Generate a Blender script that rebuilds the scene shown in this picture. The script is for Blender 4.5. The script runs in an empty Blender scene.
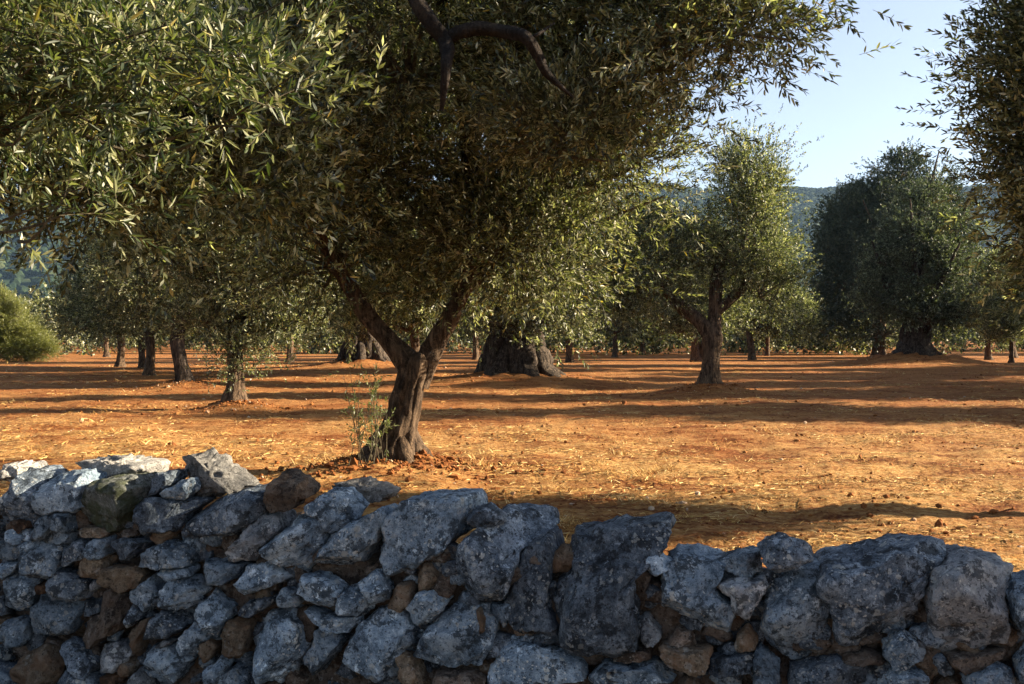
import bpy, bmesh, math, random
import numpy as np

R = math.radians
C = bpy.context.scene.collection
SC = bpy.context.scene

# ------------------------------------------------------------------ light
SUN_EL = 20.0
SUN_XY = (0.992, 0.125)          # horizontal direction towards the sun
SUN_STRENGTH = 5.0
SKY_STRENGTH = 0.05
EXPOSURE = 2.25
HAZE = 0.00007

# ------------------------------------------------------------------ noise
def _hash(ix, iy, iz, seed):
    h = (ix.astype(np.uint32) * np.uint32(374761393) + iy.astype(np.uint32) * np.uint32(668265263)
         + iz.astype(np.uint32) * np.uint32(2147483647) + np.uint32((seed * 974711 + 12345) & 0xffffffff))
    h = (h ^ (h >> np.uint32(13))) * np.uint32(1274126177)
    h = (h ^ (h >> np.uint32(16))) * np.uint32(2246822519)
    h = h ^ (h >> np.uint32(15))
    return h.astype(np.float64) / 4294967295.0

def vnoise(p, seed=0):
    """value noise in -1..1 at the points p (N,3)"""
    with np.errstate(over='ignore'):
        i = np.floor(p).astype(np.int64)
        f = p - i
        f = f * f * f * (f * (f * 6 - 15) + 10)
        ix, iy, iz = i[:, 0], i[:, 1], i[:, 2]
        fx, fy, fz = f[:, 0], f[:, 1], f[:, 2]
        r = 0
        for dx in (0, 1):
            wx = fx if dx else 1 - fx
            for dy in (0, 1):
                wy = fy if dy else 1 - fy
                for dz in (0, 1):
                    wz = fz if dz else 1 - fz
                    r = r + wx * wy * wz * _hash(ix + dx, iy + dy, iz + dz, seed)
    return r * 2 - 1

def fbm(p, octaves=4, seed=0, gain=0.5):
    a, t, q = 1.0, 0.0, np.array(p, dtype=float)
    for k in range(octaves):
        t = t + a * vnoise(q, seed + k * 17)
        q = q * 2.03 + 5.3
        a *= gain
    return t

def unit(v):
    return v / np.maximum(np.linalg.norm(v, axis=-1, keepdims=True), 1e-9)

# ------------------------------------------------------------------ mesh collecting
class Geo:
    def __init__(s):
        s.v, s.q, s.t, s.mq, s.mt, s.a, s.n = [], [], [], [], [], [], 0
    def add(s, v, quads=None, tris=None, mat=0, tint=None):
        v = np.asarray(v, dtype=float)
        if quads is not None and len(quads):
            s.q.append(np.asarray(quads) + s.n); s.mq.append(np.full(len(quads), mat))
        if tris is not None and len(tris):
            s.t.append(np.asarray(tris) + s.n); s.mt.append(np.full(len(tris), mat))
        s.v.append(v); s.a.append(np.zeros(len(v)) if tint is None else np.asarray(tint))
        s.n += len(v)
    def mesh(s, name, mats, smooth=True):
        me = bpy.data.meshes.new(name)
        v = np.concatenate(s.v)
        q = np.concatenate(s.q) if s.q else np.zeros((0, 4), int)
        t = np.concatenate(s.t) if s.t else np.zeros((0, 3), int)
        me.vertices.add(len(v)); me.vertices.foreach_set('co', v.ravel())
        me.loops.add(q.size + t.size)
        me.loops.foreach_set('vertex_index', np.concatenate([q.ravel(), t.ravel()]).astype(np.int32))
        me.polygons.add(len(q) + len(t))
        st = np.concatenate([np.arange(len(q)) * 4, q.size + np.arange(len(t)) * 3])
        me.polygons.foreach_set('loop_start', st.astype(np.int32))
        mi = np.concatenate([np.concatenate(s.mq) if s.mq else np.zeros(0), np.concatenate(s.mt) if s.mt else np.zeros(0)])
        me.polygons.foreach_set('material_index', mi.astype(np.int32))
        me.polygons.foreach_set('use_smooth', np.full(len(q) + len(t), smooth))
        at = me.attributes.new('tint', 'FLOAT', 'POINT')
        at.data.foreach_set('value', np.concatenate(s.a).astype(np.float32))
        for m in mats: me.materials.append(m)
        me.update(calc_edges=True)
        return me

def link(name, me, parent=None, loc=None):
    o = bpy.data.objects.new(name, me); C.objects.link(o)
    if parent: o.parent = parent
    if loc is not None: o.location = loc
    return o

def tag(o, label=None, cat=None, group=None, kind=None):
    if label: o['label'] = label
    if cat: o['category'] = cat
    if group: o['group'] = group
    if kind: o['kind'] = kind
    return o

def empty(name, loc, label, cat, group=None):
    o = bpy.data.objects.new(name, None); C.objects.link(o)
    o.location = loc; o.empty_display_size = 0.2
    return tag(o, label, cat, group)

# ------------------------------------------------------------------ materials
class NT:
    def __init__(s, name):
        s.m = bpy.data.materials.new(name); s.m.use_nodes = True
        s.t = s.m.node_tree; s.t.nodes.clear()
        s.out = s.n('ShaderNodeOutputMaterial')
    def n(s, kind, **kw):
        nd = s.t.nodes.new(kind)
        for k, v in kw.items(): setattr(nd, k, v)
        return nd
    def l(s, a, b): s.t.links.new(a, b)
    def put(s, sock, v):
        if hasattr(v, 'links') or hasattr(v, 'is_linked'): s.l(v, sock)
        else: sock.default_value = v
    def noise(s, vec, scale, detail=4, rough=0.55, dist=0.0):
        nd = s.n('ShaderNodeTexNoise'); s.put(nd.inputs['Vector'], vec)
        nd.inputs['Scale'].default_value = scale; nd.inputs['Detail'].default_value = detail
        nd.inputs['Roughness'].default_value = rough; nd.inputs['Distortion'].default_value = dist
        return nd.outputs['Fac']
    def voro(s, vec, scale, feature='F1', rnd=1.0):
        nd = s.n('ShaderNodeTexVoronoi', feature=feature); s.put(nd.inputs['Vector'], vec)
        nd.inputs['Scale'].default_value = scale; nd.inputs['Randomness'].default_value = rnd
        return nd
    def ramp(s, fac, stops, interp='LINEAR'):
        nd = s.n('ShaderNodeValToRGB'); s.put(nd.inputs['Fac'], fac)
        cr = nd.color_ramp; cr.interpolation = interp
        while len(cr.elements) < len(stops): cr.elements.new(0.5)
        for e, (p, c) in zip(cr.elements, stops):
            e.position = p
            e.color = (c, c, c, 1) if not hasattr(c, '__len__') else (*c, 1)
        return nd.outputs['Color']
    def mix(s, fac, a, b, blend='MIX'):
        nd = s.n('ShaderNodeMix', data_type='RGBA', blend_type=blend)
        s.put(nd.inputs[0], fac)
        for sock, v in ((nd.inputs[6], a), (nd.inputs[7], b)):
            s.put(sock, (*v, 1) if isinstance(v, tuple) and len(v) == 3 else v)
        return nd.outputs[2]
    def math(s, op, a, b=0.0):
        nd = s.n('ShaderNodeMath', operation=op); s.put(nd.inputs[0], a); s.put(nd.inputs[1], b)
        return nd.outputs[0]
    def bump(s, h, strength, dist, prev=None):
        nd = s.n('ShaderNodeBump'); s.put(nd.inputs['Height'], h)
        nd.inputs['Strength'].default_value = strength; nd.inputs['Distance'].default_value = dist
        if prev is not None: s.l(prev, nd.inputs['Normal'])
        return nd.outputs['Normal']
    def principled(s, col, rough=0.9, normal=None, spec=0.3):
        nd = s.n('ShaderNodeBsdfPrincipled'); s.put(nd.inputs['Base Color'], col if not isinstance(col, tuple) else (*col, 1))
        s.put(nd.inputs['Roughness'], rough)
        nd.inputs['Specular IOR Level'].default_value = spec
        if normal is not None: s.l(normal, nd.inputs['Normal'])
        s.l(nd.outputs[0], s.out.inputs[0])
        return nd

def objco(k):
    tc = k.n('ShaderNodeTexCoord'); oi = k.n('ShaderNodeObjectInfo')
    mp = k.n('ShaderNodeVectorMath', operation='ADD'); k.l(tc.outputs['Object'], mp.inputs[0])
    sc = k.n('ShaderNodeVectorMath', operation='SCALE'); cx = k.n('ShaderNodeCombineXYZ')
    for i in range(3): k.l(oi.outputs['Random'], cx.inputs[i])
    k.l(cx.outputs[0], sc.inputs[0]); sc.inputs['Scale'].default_value = 37.0
    k.l(sc.outputs[0], mp.inputs[1])
    return mp.outputs[0], oi.outputs['Random']

def stone_mat(name, dark, mid, pale, lichen=0.5, moss=None, rust=0.0, patch=1.0):
    k = NT(name); co, rnd = objco(k)
    n1 = k.noise(co, 8, 5, 0.6)
    n2 = k.noise(co, 42, 6, 0.72)
    n3 = k.noise(co, 170, 3, 0.7)
    f = k.math('ADD', k.math('MULTIPLY', n1, 0.42), k.math('ADD', k.math('MULTIPLY', n2, 0.38), k.math('MULTIPLY', n3, 0.25)))
    col = k.ramp(f, [(0.42, dark), (0.52, mid), (0.62, pale)])
    # black crust, then white and grey lichen in clustered discs and blotches with shapes of their own
    dk = k.noise(co, 13, 7, 0.74)
    md = k.ramp(dk, [(0.53, 0.0), (0.57, 1.0)])
    col = k.mix(k.math('MULTIPLY', md, 0.8 * patch), col, tuple(x * 0.30 for x in dark))
    lp = k.noise(co, 17, 8, 0.78)
    m = k.ramp(lp, [(0.575, 0.0), (0.60, 1.0)])
    col = k.mix(k.math('MULTIPLY', m, lichen), col, tuple(min(1, x * 1.5 + 0.05) for x in pale))
    wob = k.n('ShaderNodeVectorMath', operation='ADD'); k.l(co, wob.inputs[0])
    wn = k.n('ShaderNodeTexNoise'); k.l(co, wn.inputs['Vector']); wn.inputs['Scale'].default_value = 60; wn.inputs['Detail'].default_value = 3
    ws = k.n('ShaderNodeVectorMath', operation='SCALE'); k.l(wn.outputs['Color'], ws.inputs[0]); ws.inputs['Scale'].default_value = 0.022
    k.l(ws.outputs[0], wob.inputs[1])
    clus = k.ramp(k.noise(co, 6, 3), [(0.46, 0.0), (0.60, 1.0)])
    for sc_, th, cc in ((34, 0.30, (0.50, 0.51, 0.48)), (70, 0.26, (0.62, 0.62, 0.58)), (20, 0.24, (0.36, 0.37, 0.35))):
        v = k.voro(wob.outputs[0], sc_, 'F1')
        pick = k.n('ShaderNodeSeparateColor'); k.l(v.outputs['Color'], pick.inputs[0])
        sp = k.math('MULTIPLY', k.ramp(v.outputs['Distance'], [(th, 1.0), (th + 0.05, 0.0)]), k.ramp(pick.outputs[0], [(0.62, 0.0), (0.64, 1.0)]))
        col = k.mix(k.math('MULTIPLY', k.math('MULTIPLY', sp, clus), lichen * 1.2), col, cc)
    pits = k.ramp(k.noise(co, 80, 4, 0.62), [(0.58, 0.0), (0.64, 1.0)])
    col = k.mix(k.math('MULTIPLY', pits, 0.75), col, tuple(x * 0.25 for x in dark))
    if rust:
        rm = k.ramp(k.noise(co, 8, 4, 0.6, 0.5), [(0.48, 0.0), (0.62, 1.0)])
        col = k.mix(k.math('MULTIPLY', rm, rust), col, (0.21, 0.120, 0.065))
    if moss:
        mm = k.ramp(k.noise(co, 9, 5, 0.7), [(0.42, 0.0), (0.54, 1.0)])
        col = k.mix(k.math('MULTIPLY', mm, 0.75), col, moss)
    # a little difference from stone to stone
    hv = k.n('ShaderNodeHueSaturation'); k.l(col, hv.inputs['Color'])
    k.l(k.math('ADD', k.math('MULTIPLY', rnd, 0.75), 0.50), hv.inputs['Value'])
    nb = k.bump(f, 1.0, 0.03)
    nb = k.bump(k.math('SUBTRACT', k.math('MULTIPLY', m, 0.25), k.math('MULTIPLY', pits, 1.0)), 0.8, 0.006, nb)
    nb = k.bump(n3, 0.5, 0.003, nb)
    k.principled(hv.outputs[0], 0.88, nb, 0.25)
    return k.m

def bark_mat(name, dark, mid, pale):
    k = NT(name); co, rnd = objco(k)
    mp = k.n('ShaderNodeMapping'); k.l(co, mp.inputs[0]); mp.inputs['Scale'].default_value = (1, 1, 0.22)
    n1 = k.noise(mp.outputs[0], 16, 6, 0.68, 0.9)
    n2 = k.noise(co, 60, 5, 0.7)
    f = k.math('ADD', k.math('MULTIPLY', n1, 0.7), k.math('MULTIPLY', n2, 0.3))
    col = k.ramp(f, [(0.40, dark), (0.5, mid), (0.62, pale)])
    gr = k.ramp(k.noise(co, 4, 4, 0.6), [(0.5, 0.0), (0.65, 1.0)])
    col = k.mix(k.math('MULTIPLY', gr, 0.4), col, tuple(x * 0.9 for x in pale))
    nb = k.bump(f, 1.0, 0.05); nb = k.bump(n2, 0.6, 0.01, nb)
    k.principled(col, 0.9, nb, 0.15)
    return k.m

def leaf_mat(name, stops, transl=0.42, gloss=0.04, tcol=None):
    k = NT(name)
    at = k.n('ShaderNodeAttribute', attribute_name='tint')
    col = k.ramp(at.outputs['Fac'], stops)
    d = k.n('ShaderNodeBsdfDiffuse'); k.l(col, d.inputs[0])
    tr = k.n('ShaderNodeBsdfTranslucent')
    k.l(k.mix(1.0, col, tcol or (0.92, 1.05, 0.50), 'MULTIPLY'), tr.inputs[0])
    mx = k.n('ShaderNodeMixShader'); mx.inputs[0].default_value = transl
    k.l(d.outputs[0], mx.inputs[1]); k.l(tr.outputs[0], mx.inputs[2])
    g = k.n('ShaderNodeBsdfGlossy'); g.inputs['Roughness'].default_value = 0.5
    g.inputs['Color'].default_value = (1, 1, 1, 1)
    m2 = k.n('ShaderNodeMixShader'); m2.inputs[0].default_value = gloss
    k.l(mx.outputs[0], m2.inputs[1]); k.l(g.outputs[0], m2.inputs[2])
    k.l(m2.outputs[0], k.out.inputs[0])
    return k.m

M = {}
M['b'] = stone_mat('limestone_grey_sky_tint', (0.064, 0.096, 0.130), (0.225, 0.295, 0.365), (0.46, 0.54, 0.60), 0.8)  # skylight's blue is mixed into the grey stone colour
M['d'] = stone_mat('limestone_dark_lichen', (0.030, 0.042, 0.056), (0.120, 0.152, 0.190), (0.32, 0.375, 0.43), 0.65)
M['t'] = stone_mat('limestone_tan', (0.12, 0.085, 0.055), (0.24, 0.18, 0.12), (0.36, 0.29, 0.22), 0.3, rust=0.75, patch=0.6)
M['k'] = stone_mat('limestone_brown', (0.085, 0.062, 0.048), (0.17, 0.13, 0.10), (0.28, 0.24, 0.20), 0.35, rust=0.35)
M['r'] = stone_mat('stone_rust', (0.11, 0.06, 0.035), (0.20, 0.11, 0.06), (0.30, 0.19, 0.12), 0.15, rust=0.8)
M['p'] = stone_mat('limestone_pale', (0.12, 0.135, 0.15), (0.27, 0.29, 0.31), (0.43, 0.44, 0.44), 0.7)
M['m'] = stone_mat('limestone_mossy', (0.08, 0.085, 0.075), (0.16, 0.17, 0.15), (0.34, 0.35, 0.33), 0.4, moss=(0.05, 0.062, 0.020))
M['w'] = stone_mat('limestone_white', (0.15, 0.145, 0.135), (0.34, 0.325, 0.30), (0.52, 0.50, 0.46), 0.5, patch=0.5)
M['bark'] = bark_mat('olive_bark', (0.014, 0.009, 0.006), (0.062, 0.040, 0.025), (0.20, 0.135, 0.085))
M['bark_old_shaded'] = bark_mat('ancient_bark_shaded', (0.008, 0.006, 0.005), (0.030, 0.022, 0.016), (0.13, 0.10, 0.075))  # crown shade on the old trunks is put into this darkened bark
M['bark_shade'] = bark_mat('shade_black_bark', (0.006, 0.005, 0.004), (0.018, 0.013, 0.010), (0.05, 0.038, 0.028))  # the bough's shade is painted in as near-black bark
M['twig'] = bark_mat('twig_bark', (0.06, 0.045, 0.03), (0.12, 0.10, 0.06), (0.2, 0.17, 0.11))
OL = [(0.0, (0.012, 0.017, 0.006)), (0.30, (0.045, 0.058, 0.019)), (0.55, (0.205, 0.215, 0.100)), (0.78, (0.44, 0.43, 0.255)), (0.97, (0.60, 0.58, 0.41)), (1.0, (0.36, 0.26, 0.06))]
OL_SHADED = [(p_, tuple(x_ * f_ for x_, f_ in zip(c_, (0.50, 0.58, 0.62)))) for p_, c_ in OL]  # olive leaf colours darkened to carry the round olive's shade
M['leaf'] = leaf_mat('olive_leaf', OL)
M['leaf_mid'] = leaf_mat('shaded_olive_leaf', OL_SHADED, 0.3)
M['leaf_near'] = leaf_mat('olive_leaf_fresh', [(0.0, (0.014, 0.026, 0.007)), (0.36, (0.050, 0.072, 0.022)), (0.7, (0.18, 0.19, 0.070)), (0.9, (0.31, 0.31, 0.15)), (1.0, (0.30, 0.24, 0.06))], 0.40, 0.03)
M['leaf_dark'] = leaf_mat('evergreen_leaf', [(0.0, (0.016, 0.028, 0.014)), (0.5, (0.040, 0.056, 0.028)), (1.0, (0.14, 0.15, 0.085))], 0.22)
M['leaf_pine'] = leaf_mat('pine_needles', [(0.0, (0.10, 0.11, 0.02)), (0.6, (0.20, 0.21, 0.05)), (1.0, (0.34, 0.33, 0.10))], 0.4)
M['weed'] = leaf_mat('weed_leaf', [(0.0, (0.09, 0.12, 0.04)), (0.6, (0.16, 0.18, 0.07)), (1.0, (0.26, 0.25, 0.12))], 0.4)

k = NT('red_soil')
tc = k.n('ShaderNodeTexCoord'); co = tc.outputs['Object']
mp = k.n('ShaderNodeMapping'); k.l(co, mp.inputs[0]); mp.inputs['Rotation'].default_value = (0, 0, R(-12)); mp.inputs['Scale'].default_value = (0.35, 1.0, 1.0)
n1 = k.noise(co, 0.5, 5, 0.6); n2 = k.noise(mp.outputs[0], 2.6, 6, 0.7, 0.4); n3 = k.noise(co, 16, 5, 0.7); n4 = k.noise(mp.outputs[0], 34, 4, 0.75, 1.0)
f = k.math('ADD', k.math('MULTIPLY', n2, 0.5), k.math('MULTIPLY', n3, 0.5))
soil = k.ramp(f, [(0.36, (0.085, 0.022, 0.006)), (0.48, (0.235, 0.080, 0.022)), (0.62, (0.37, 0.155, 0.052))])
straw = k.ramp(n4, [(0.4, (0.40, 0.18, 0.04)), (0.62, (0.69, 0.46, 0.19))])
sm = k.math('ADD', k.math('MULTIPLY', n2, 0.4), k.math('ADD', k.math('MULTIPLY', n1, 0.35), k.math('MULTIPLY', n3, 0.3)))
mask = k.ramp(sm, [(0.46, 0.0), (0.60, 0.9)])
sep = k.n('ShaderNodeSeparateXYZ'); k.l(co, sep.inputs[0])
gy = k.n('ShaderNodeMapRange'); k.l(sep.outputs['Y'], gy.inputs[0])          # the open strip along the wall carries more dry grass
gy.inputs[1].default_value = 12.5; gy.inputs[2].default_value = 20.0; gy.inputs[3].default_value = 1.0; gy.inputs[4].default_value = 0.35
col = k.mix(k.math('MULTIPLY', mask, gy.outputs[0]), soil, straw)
cl = k.ramp(k.noise(co, 7, 6, 0.75), [(0.56, 0.0), (0.66, 0.7)])
col = k.mix(cl, col, (0.11, 0.032, 0.009))
nb = k.bump(n3, 1.0, 0.07); nb = k.bump(n4, 0.9, 0.025, nb)
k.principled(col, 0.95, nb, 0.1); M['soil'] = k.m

k = NT('dry_straw'); at = k.n('ShaderNodeAttribute', attribute_name='tint')
k.principled(k.ramp(at.outputs['Fac'], [(0.0, (0.26, 0.12, 0.03)), (0.6, (0.54, 0.33, 0.10)), (1.0, (0.74, 0.56, 0.26))]), 0.8, None, 0.2); M['straw'] = k.m
k = NT('soil_clod'); co, rnd = objco(k)
at = k.n('ShaderNodeAttribute', attribute_name='tint')
k.principled(k.ramp(at.outputs['Fac'], [(0.0, (0.13, 0.045, 0.015)), (0.7, (0.26, 0.10, 0.03)), (0.9, (0.34, 0.15, 0.05)), (1.0, (0.42, 0.33, 0.24))]), 0.95, k.bump(k.noise(co, 60, 4), 0.8, 0.02), 0.1); M['clod'] = k.m
k = NT('hill_scrub'); tc = k.n('ShaderNodeTexCoord')
n1 = k.noise(tc.outputs['Object'], 0.03, 5, 0.65)
k.principled(k.ramp(n1, [(0.35, (0.020, 0.034, 0.018)), (0.55, (0.04, 0.058, 0.028)), (0.72, (0.10, 0.10, 0.06))]), 0.95, None, 0.05); M['hill'] = k.m
k = NT('far_canopy'); at = k.n('ShaderNodeAttribute', attribute_name='tint')
k.principled(k.ramp(at.outputs['Fac'], [(0.0, (0.012, 0.022, 0.012)), (0.7, (0.026, 0.040, 0.020)), (1.0, (0.055, 0.066, 0.032))]), 0.95, None, 0.05); M['canopy'] = k.m

# ------------------------------------------------------------------ camera, sun, sky
cam = bpy.data.cameras.new('camera'); co_ = bpy.data.objects.new('camera', cam); C.objects.link(co_)
co_.location = (0, 0, 1.5); co_.rotation_euler = (R(90), 0, 0)
cam.sensor_width = 36; cam.lens = 36 * 950 / 1024; cam.shift_y = -4 / 1024
cam.clip_start = 0.05; cam.clip_end = 12000
SC.camera = co_

sd = bpy.data.lights.new('sun', 'SUN'); so = bpy.data.objects.new('sun', sd); C.objects.link(so)
sd.energy = SUN_STRENGTH; sd.angle = R(0.5); sd.color = (1.0, 0.84, 0.62)
ce = math.cos(R(SUN_EL)); n_ = math.hypot(*SUN_XY)
from mathutils import Vector
sdir = Vector((SUN_XY[0] / n_ * ce, SUN_XY[1] / n_ * ce, math.sin(R(SUN_EL))))
so.rotation_euler = sdir.to_track_quat('Z', 'Y').to_euler(); so.location = (30, 10, 20)

w = bpy.data.worlds.new('World'); SC.world = w; w.use_nodes = True
nt = w.node_tree; nt.nodes.clear()
sk = nt.nodes.new('ShaderNodeTexSky'); sk.sky_type = 'NISHITA'; sk.sun_disc = False
sk.sun_elevation = R(SUN_EL); sk.sun_rotation = math.atan2(SUN_XY[0], SUN_XY[1])
sk.altitude = 200; sk.air_density = 1.0; sk.dust_density = 0.7; sk.ozone_density = 3.0
bg = nt.nodes.new('ShaderNodeBackground'); bg.inputs[1].default_value = SKY_STRENGTH
ow = nt.nodes.new('ShaderNodeOutputWorld')
hs = nt.nodes.new('ShaderNodeHueSaturation'); hs.inputs['Saturation'].default_value = 0.62; hs.inputs['Hue'].default_value = 0.506
nt.links.new(sk.outputs[0], hs.inputs['Color']); nt.links.new(hs.outputs[0], bg.inputs[0]); nt.links.new(bg.outputs[0], ow.inputs[0])
SC.view_settings.view_transform = 'Standard'; SC.view_settings.look = 'None'
SC.view_settings.exposure = EXPOSURE; SC.view_settings.gamma = 1
SC.view_settings.use_curve_mapping = False
SC.render.engine = 'CYCLES'
SC.cycles.max_bounces = 4; SC.cycles.diffuse_bounces = 1; SC.cycles.glossy_bounces = 2
SC.cycles.transmission_bounces = 3; SC.cycles.volume_bounces = 0
SC.cycles.use_denoising = True
# ------------------------------------------------------------------ ground
# soil heaped up round the feet of the trees: x, y, radius, height
MOUNDS = [(-1.45, 10.75, 1.05, 0.16), (0.1, 32, 3.4, 0.40), (-7.5, 47.5, 3.0, 0.5), (-5.77, 19.8, 1.0, 0.18), (-9.9, 28.5, 1.3, 0.2),
          (5.4, 25.9, 1.3, 0.22), (22.4, 52.8, 4.0, 0.75)]

def ground_z(x, y):
    p = np.stack([x, y, np.zeros_like(x)], -1)
    near = np.clip(1.2 - np.hypot(x, y - 8) / 60, 0, 1)
    z = 0.05 * vnoise(p * 0.35, 3) * near
    z = z + near * (0.042 * vnoise(p * np.array([0.9, 2.4, 1]), 5) + 0.026 * vnoise(p * np.array([2.6, 4.3, 1]), 8) + 0.026 * np.abs(vnoise(p * 8.1, 9)))
    for mx, my, r, h in MOUNDS:
        d2 = ((x - mx) ** 2 + (y - my) ** 2) / r ** 2
        z = z + h * np.exp(-1.6 * d2) * (1 + 0.25 * vnoise(p * 3.1, 12))
    return z

def gz(x, y):
    return float(ground_z(np.array([float(x)]), np.array([float(y)]))[0])

def build_ground():
    t = np.linspace(0, 1, 620)
    a = math.log(6000 / 4.0)
    ys = -9 + 4.0 * np.exp(a * t) - 4.0 + 0
    u = np.linspace(-1, 1, 540); u = np.sign(u) * (0.75 * np.abs(u) + 0.25 * np.abs(u) ** 3) * 1.6
    Y, U = np.meshgrid(ys, u, indexing='ij')
    X = U * (np.maximum(Y, 0) * 0.75 + 5.5)
    Z = ground_z(X.ravel(), Y.ravel())
    v = np.stack([X.ravel(), Y.ravel(), Z], -1)
    ny, nx = Y.shape
    i = np.arange(ny * nx).reshape(ny, nx)
    q = np.stack([i[:-1, :-1], i[:-1, 1:], i[1:, 1:], i[1:, :-1]], -1).reshape(-1, 4)
    g = Geo(); g.add(v, q)
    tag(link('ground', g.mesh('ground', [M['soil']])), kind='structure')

build_ground()

def build_straw():
    rng = np.random.default_rng(4)
    N = 300000
    d = 5.0 * np.exp(rng.random(N) * math.log(60 / 5.0))
    x = (rng.random(N) * 2 - 1) * d * 0.62; y = d
    p = np.stack([x, y, np.zeros(N)], -1)
    keep = (vnoise(p * np.array([0.5, 1.1, 1]), 31) * 0.7 + vnoise(p * np.array([1.7, 3.5, 1]), 33) * 0.6 + rng.normal(0, 0.25, N)) > 0.16 + np.clip((y - 12.5) / 8, 0, 1) * 0.35
    for mx, my, r, h in MOUNDS: keep &= np.hypot(x - mx, y - my) > r * 0.8
    x, y = x[keep], y[keep]; N = len(x)
    z = ground_z(x, y)
    L = rng.uniform(0.025, 0.10, N) * (1 + y / 40); W = rng.uniform(0.0010, 0.0022, N) * (1 + y / 14)
    az = rng.random(N) * 2 * np.pi; el = np.abs(rng.normal(0.02, 0.12, N))
    # tufts stand up
    tuft = vnoise(np.stack([x, y, z], -1) * 2.8, 40) > 0.58
    el = np.where(tuft, rng.uniform(0.2, 0.9, N), el); L = np.where(tuft, L * 1.1, L)
    dr = np.stack([np.cos(az) * np.cos(el), np.sin(az) * np.cos(el), np.sin(el)], -1)
    wd = unit(np.cross(dr, np.array([0, 0, 1.0]) + rng.normal(0, 0.6, (N, 3))))
    b = np.stack([x, y, z + 0.004], -1)
    m = b + dr * (L * 0.55)[:, None]; t = b + dr * L[:, None] + np.array([0, 0, -1]) * (L * 0.12 * np.cos(el))[:, None]
    V = np.stack([b - wd * W[:, None], b + wd * W[:, None], m + wd * W[:, None] * .8, m - wd * W[:, None] * .8, t], 1).reshape(-1, 3)
    i = np.arange(N)[:, None] * 5
    g = Geo(); g.add(V, i + np.array([[0, 1, 2, 3]]), i + np.array([[3, 2, 4]]), 0, np.repeat(rng.random(N), 5))
    tag(link('dry_grass', g.mesh('dry_grass', [M['straw']])), 'dry straw and cut grass littering the red soil', 'dry grass', kind='stuff')

build_straw()

def ico(sub):
    bm = bmesh.new(); bmesh.ops.create_icosphere(bm, subdivisions=sub, radius=1)
    v = np.array([x.co[:] for x in bm.verts]); f = np.array([[q.index for q in p.verts] for p in bm.faces])
    bm.free(); return v, f
ICO = {}
def get_ico(s):
    if s not in ICO: ICO[s] = ico(s)
    return ICO[s]

def build_clods():
    rng = np.random.default_rng(9)
    v0, f0 = get_ico(1 + 0)
    N = 5500
    d = 5.0 * np.exp(rng.random(N) * math.log(45 / 5.0)); x = (rng.random(N) * 2 - 1) * d * 0.62
    nm = 900
    for mx, my, r, h in MOUNDS:
        a = rng.random(nm) * 6.283; q = r * np.abs(rng.normal(0, 0.75, nm)) 
        x = np.concatenate([x, mx + q * np.cos(a)]); d = np.concatenate([d, my + q * np.sin(a)])
    a = rng.random(1500) * 6.283; q = np.abs(rng.normal(0, 0.62, 1500)); x = np.concatenate([x, -1.27 + q * np.cos(a) * 1.2]); d = np.concatenate([d, 10.75 + q * np.sin(a)])
    N = len(x); y = d
    s = np.exp(rng.normal(math.log(0.0095), 0.5, N)) * (1 + y / 50)
    s[-1500:] *= 1.25
    z = ground_z(x, y) + s * 0.2
    V = v0[None] * (1 + rng.normal(0, 0.22, (N, len(v0), 1))) * (s[:, None] * rng.uniform(.7, 1.3, (N, 3)))[:, None, :] * np.array([1, 1, .75])
    V = V + np.stack([x, y, z], -1)[:, None]
    F = f0[None] + (np.arange(N) * len(v0))[:, None, None]
    tn = rng.random(N); tn[-1500:] *= 0.5
    g = Geo(); g.add(V.reshape(-1, 3), None, F.reshape(-1, 3), 0, np.repeat(tn, len(v0)))
    tag(link('soil_clods', g.mesh('soil_clods', [M['clod']], False)), 'reddish clods of earth and pebbles scattered over the field', 'clods', kind='stuff')

build_clods()

# ------------------------------------------------------------------ dry stone wall
W0 = np.array([-2.05, 3.8, 0.0]); WE = np.array([0.97380, -0.22740, 0.0]); WN = np.array([-0.22740, -0.97380, 0.0]); WZ = np.array([0, 0, 1.0])

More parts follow.
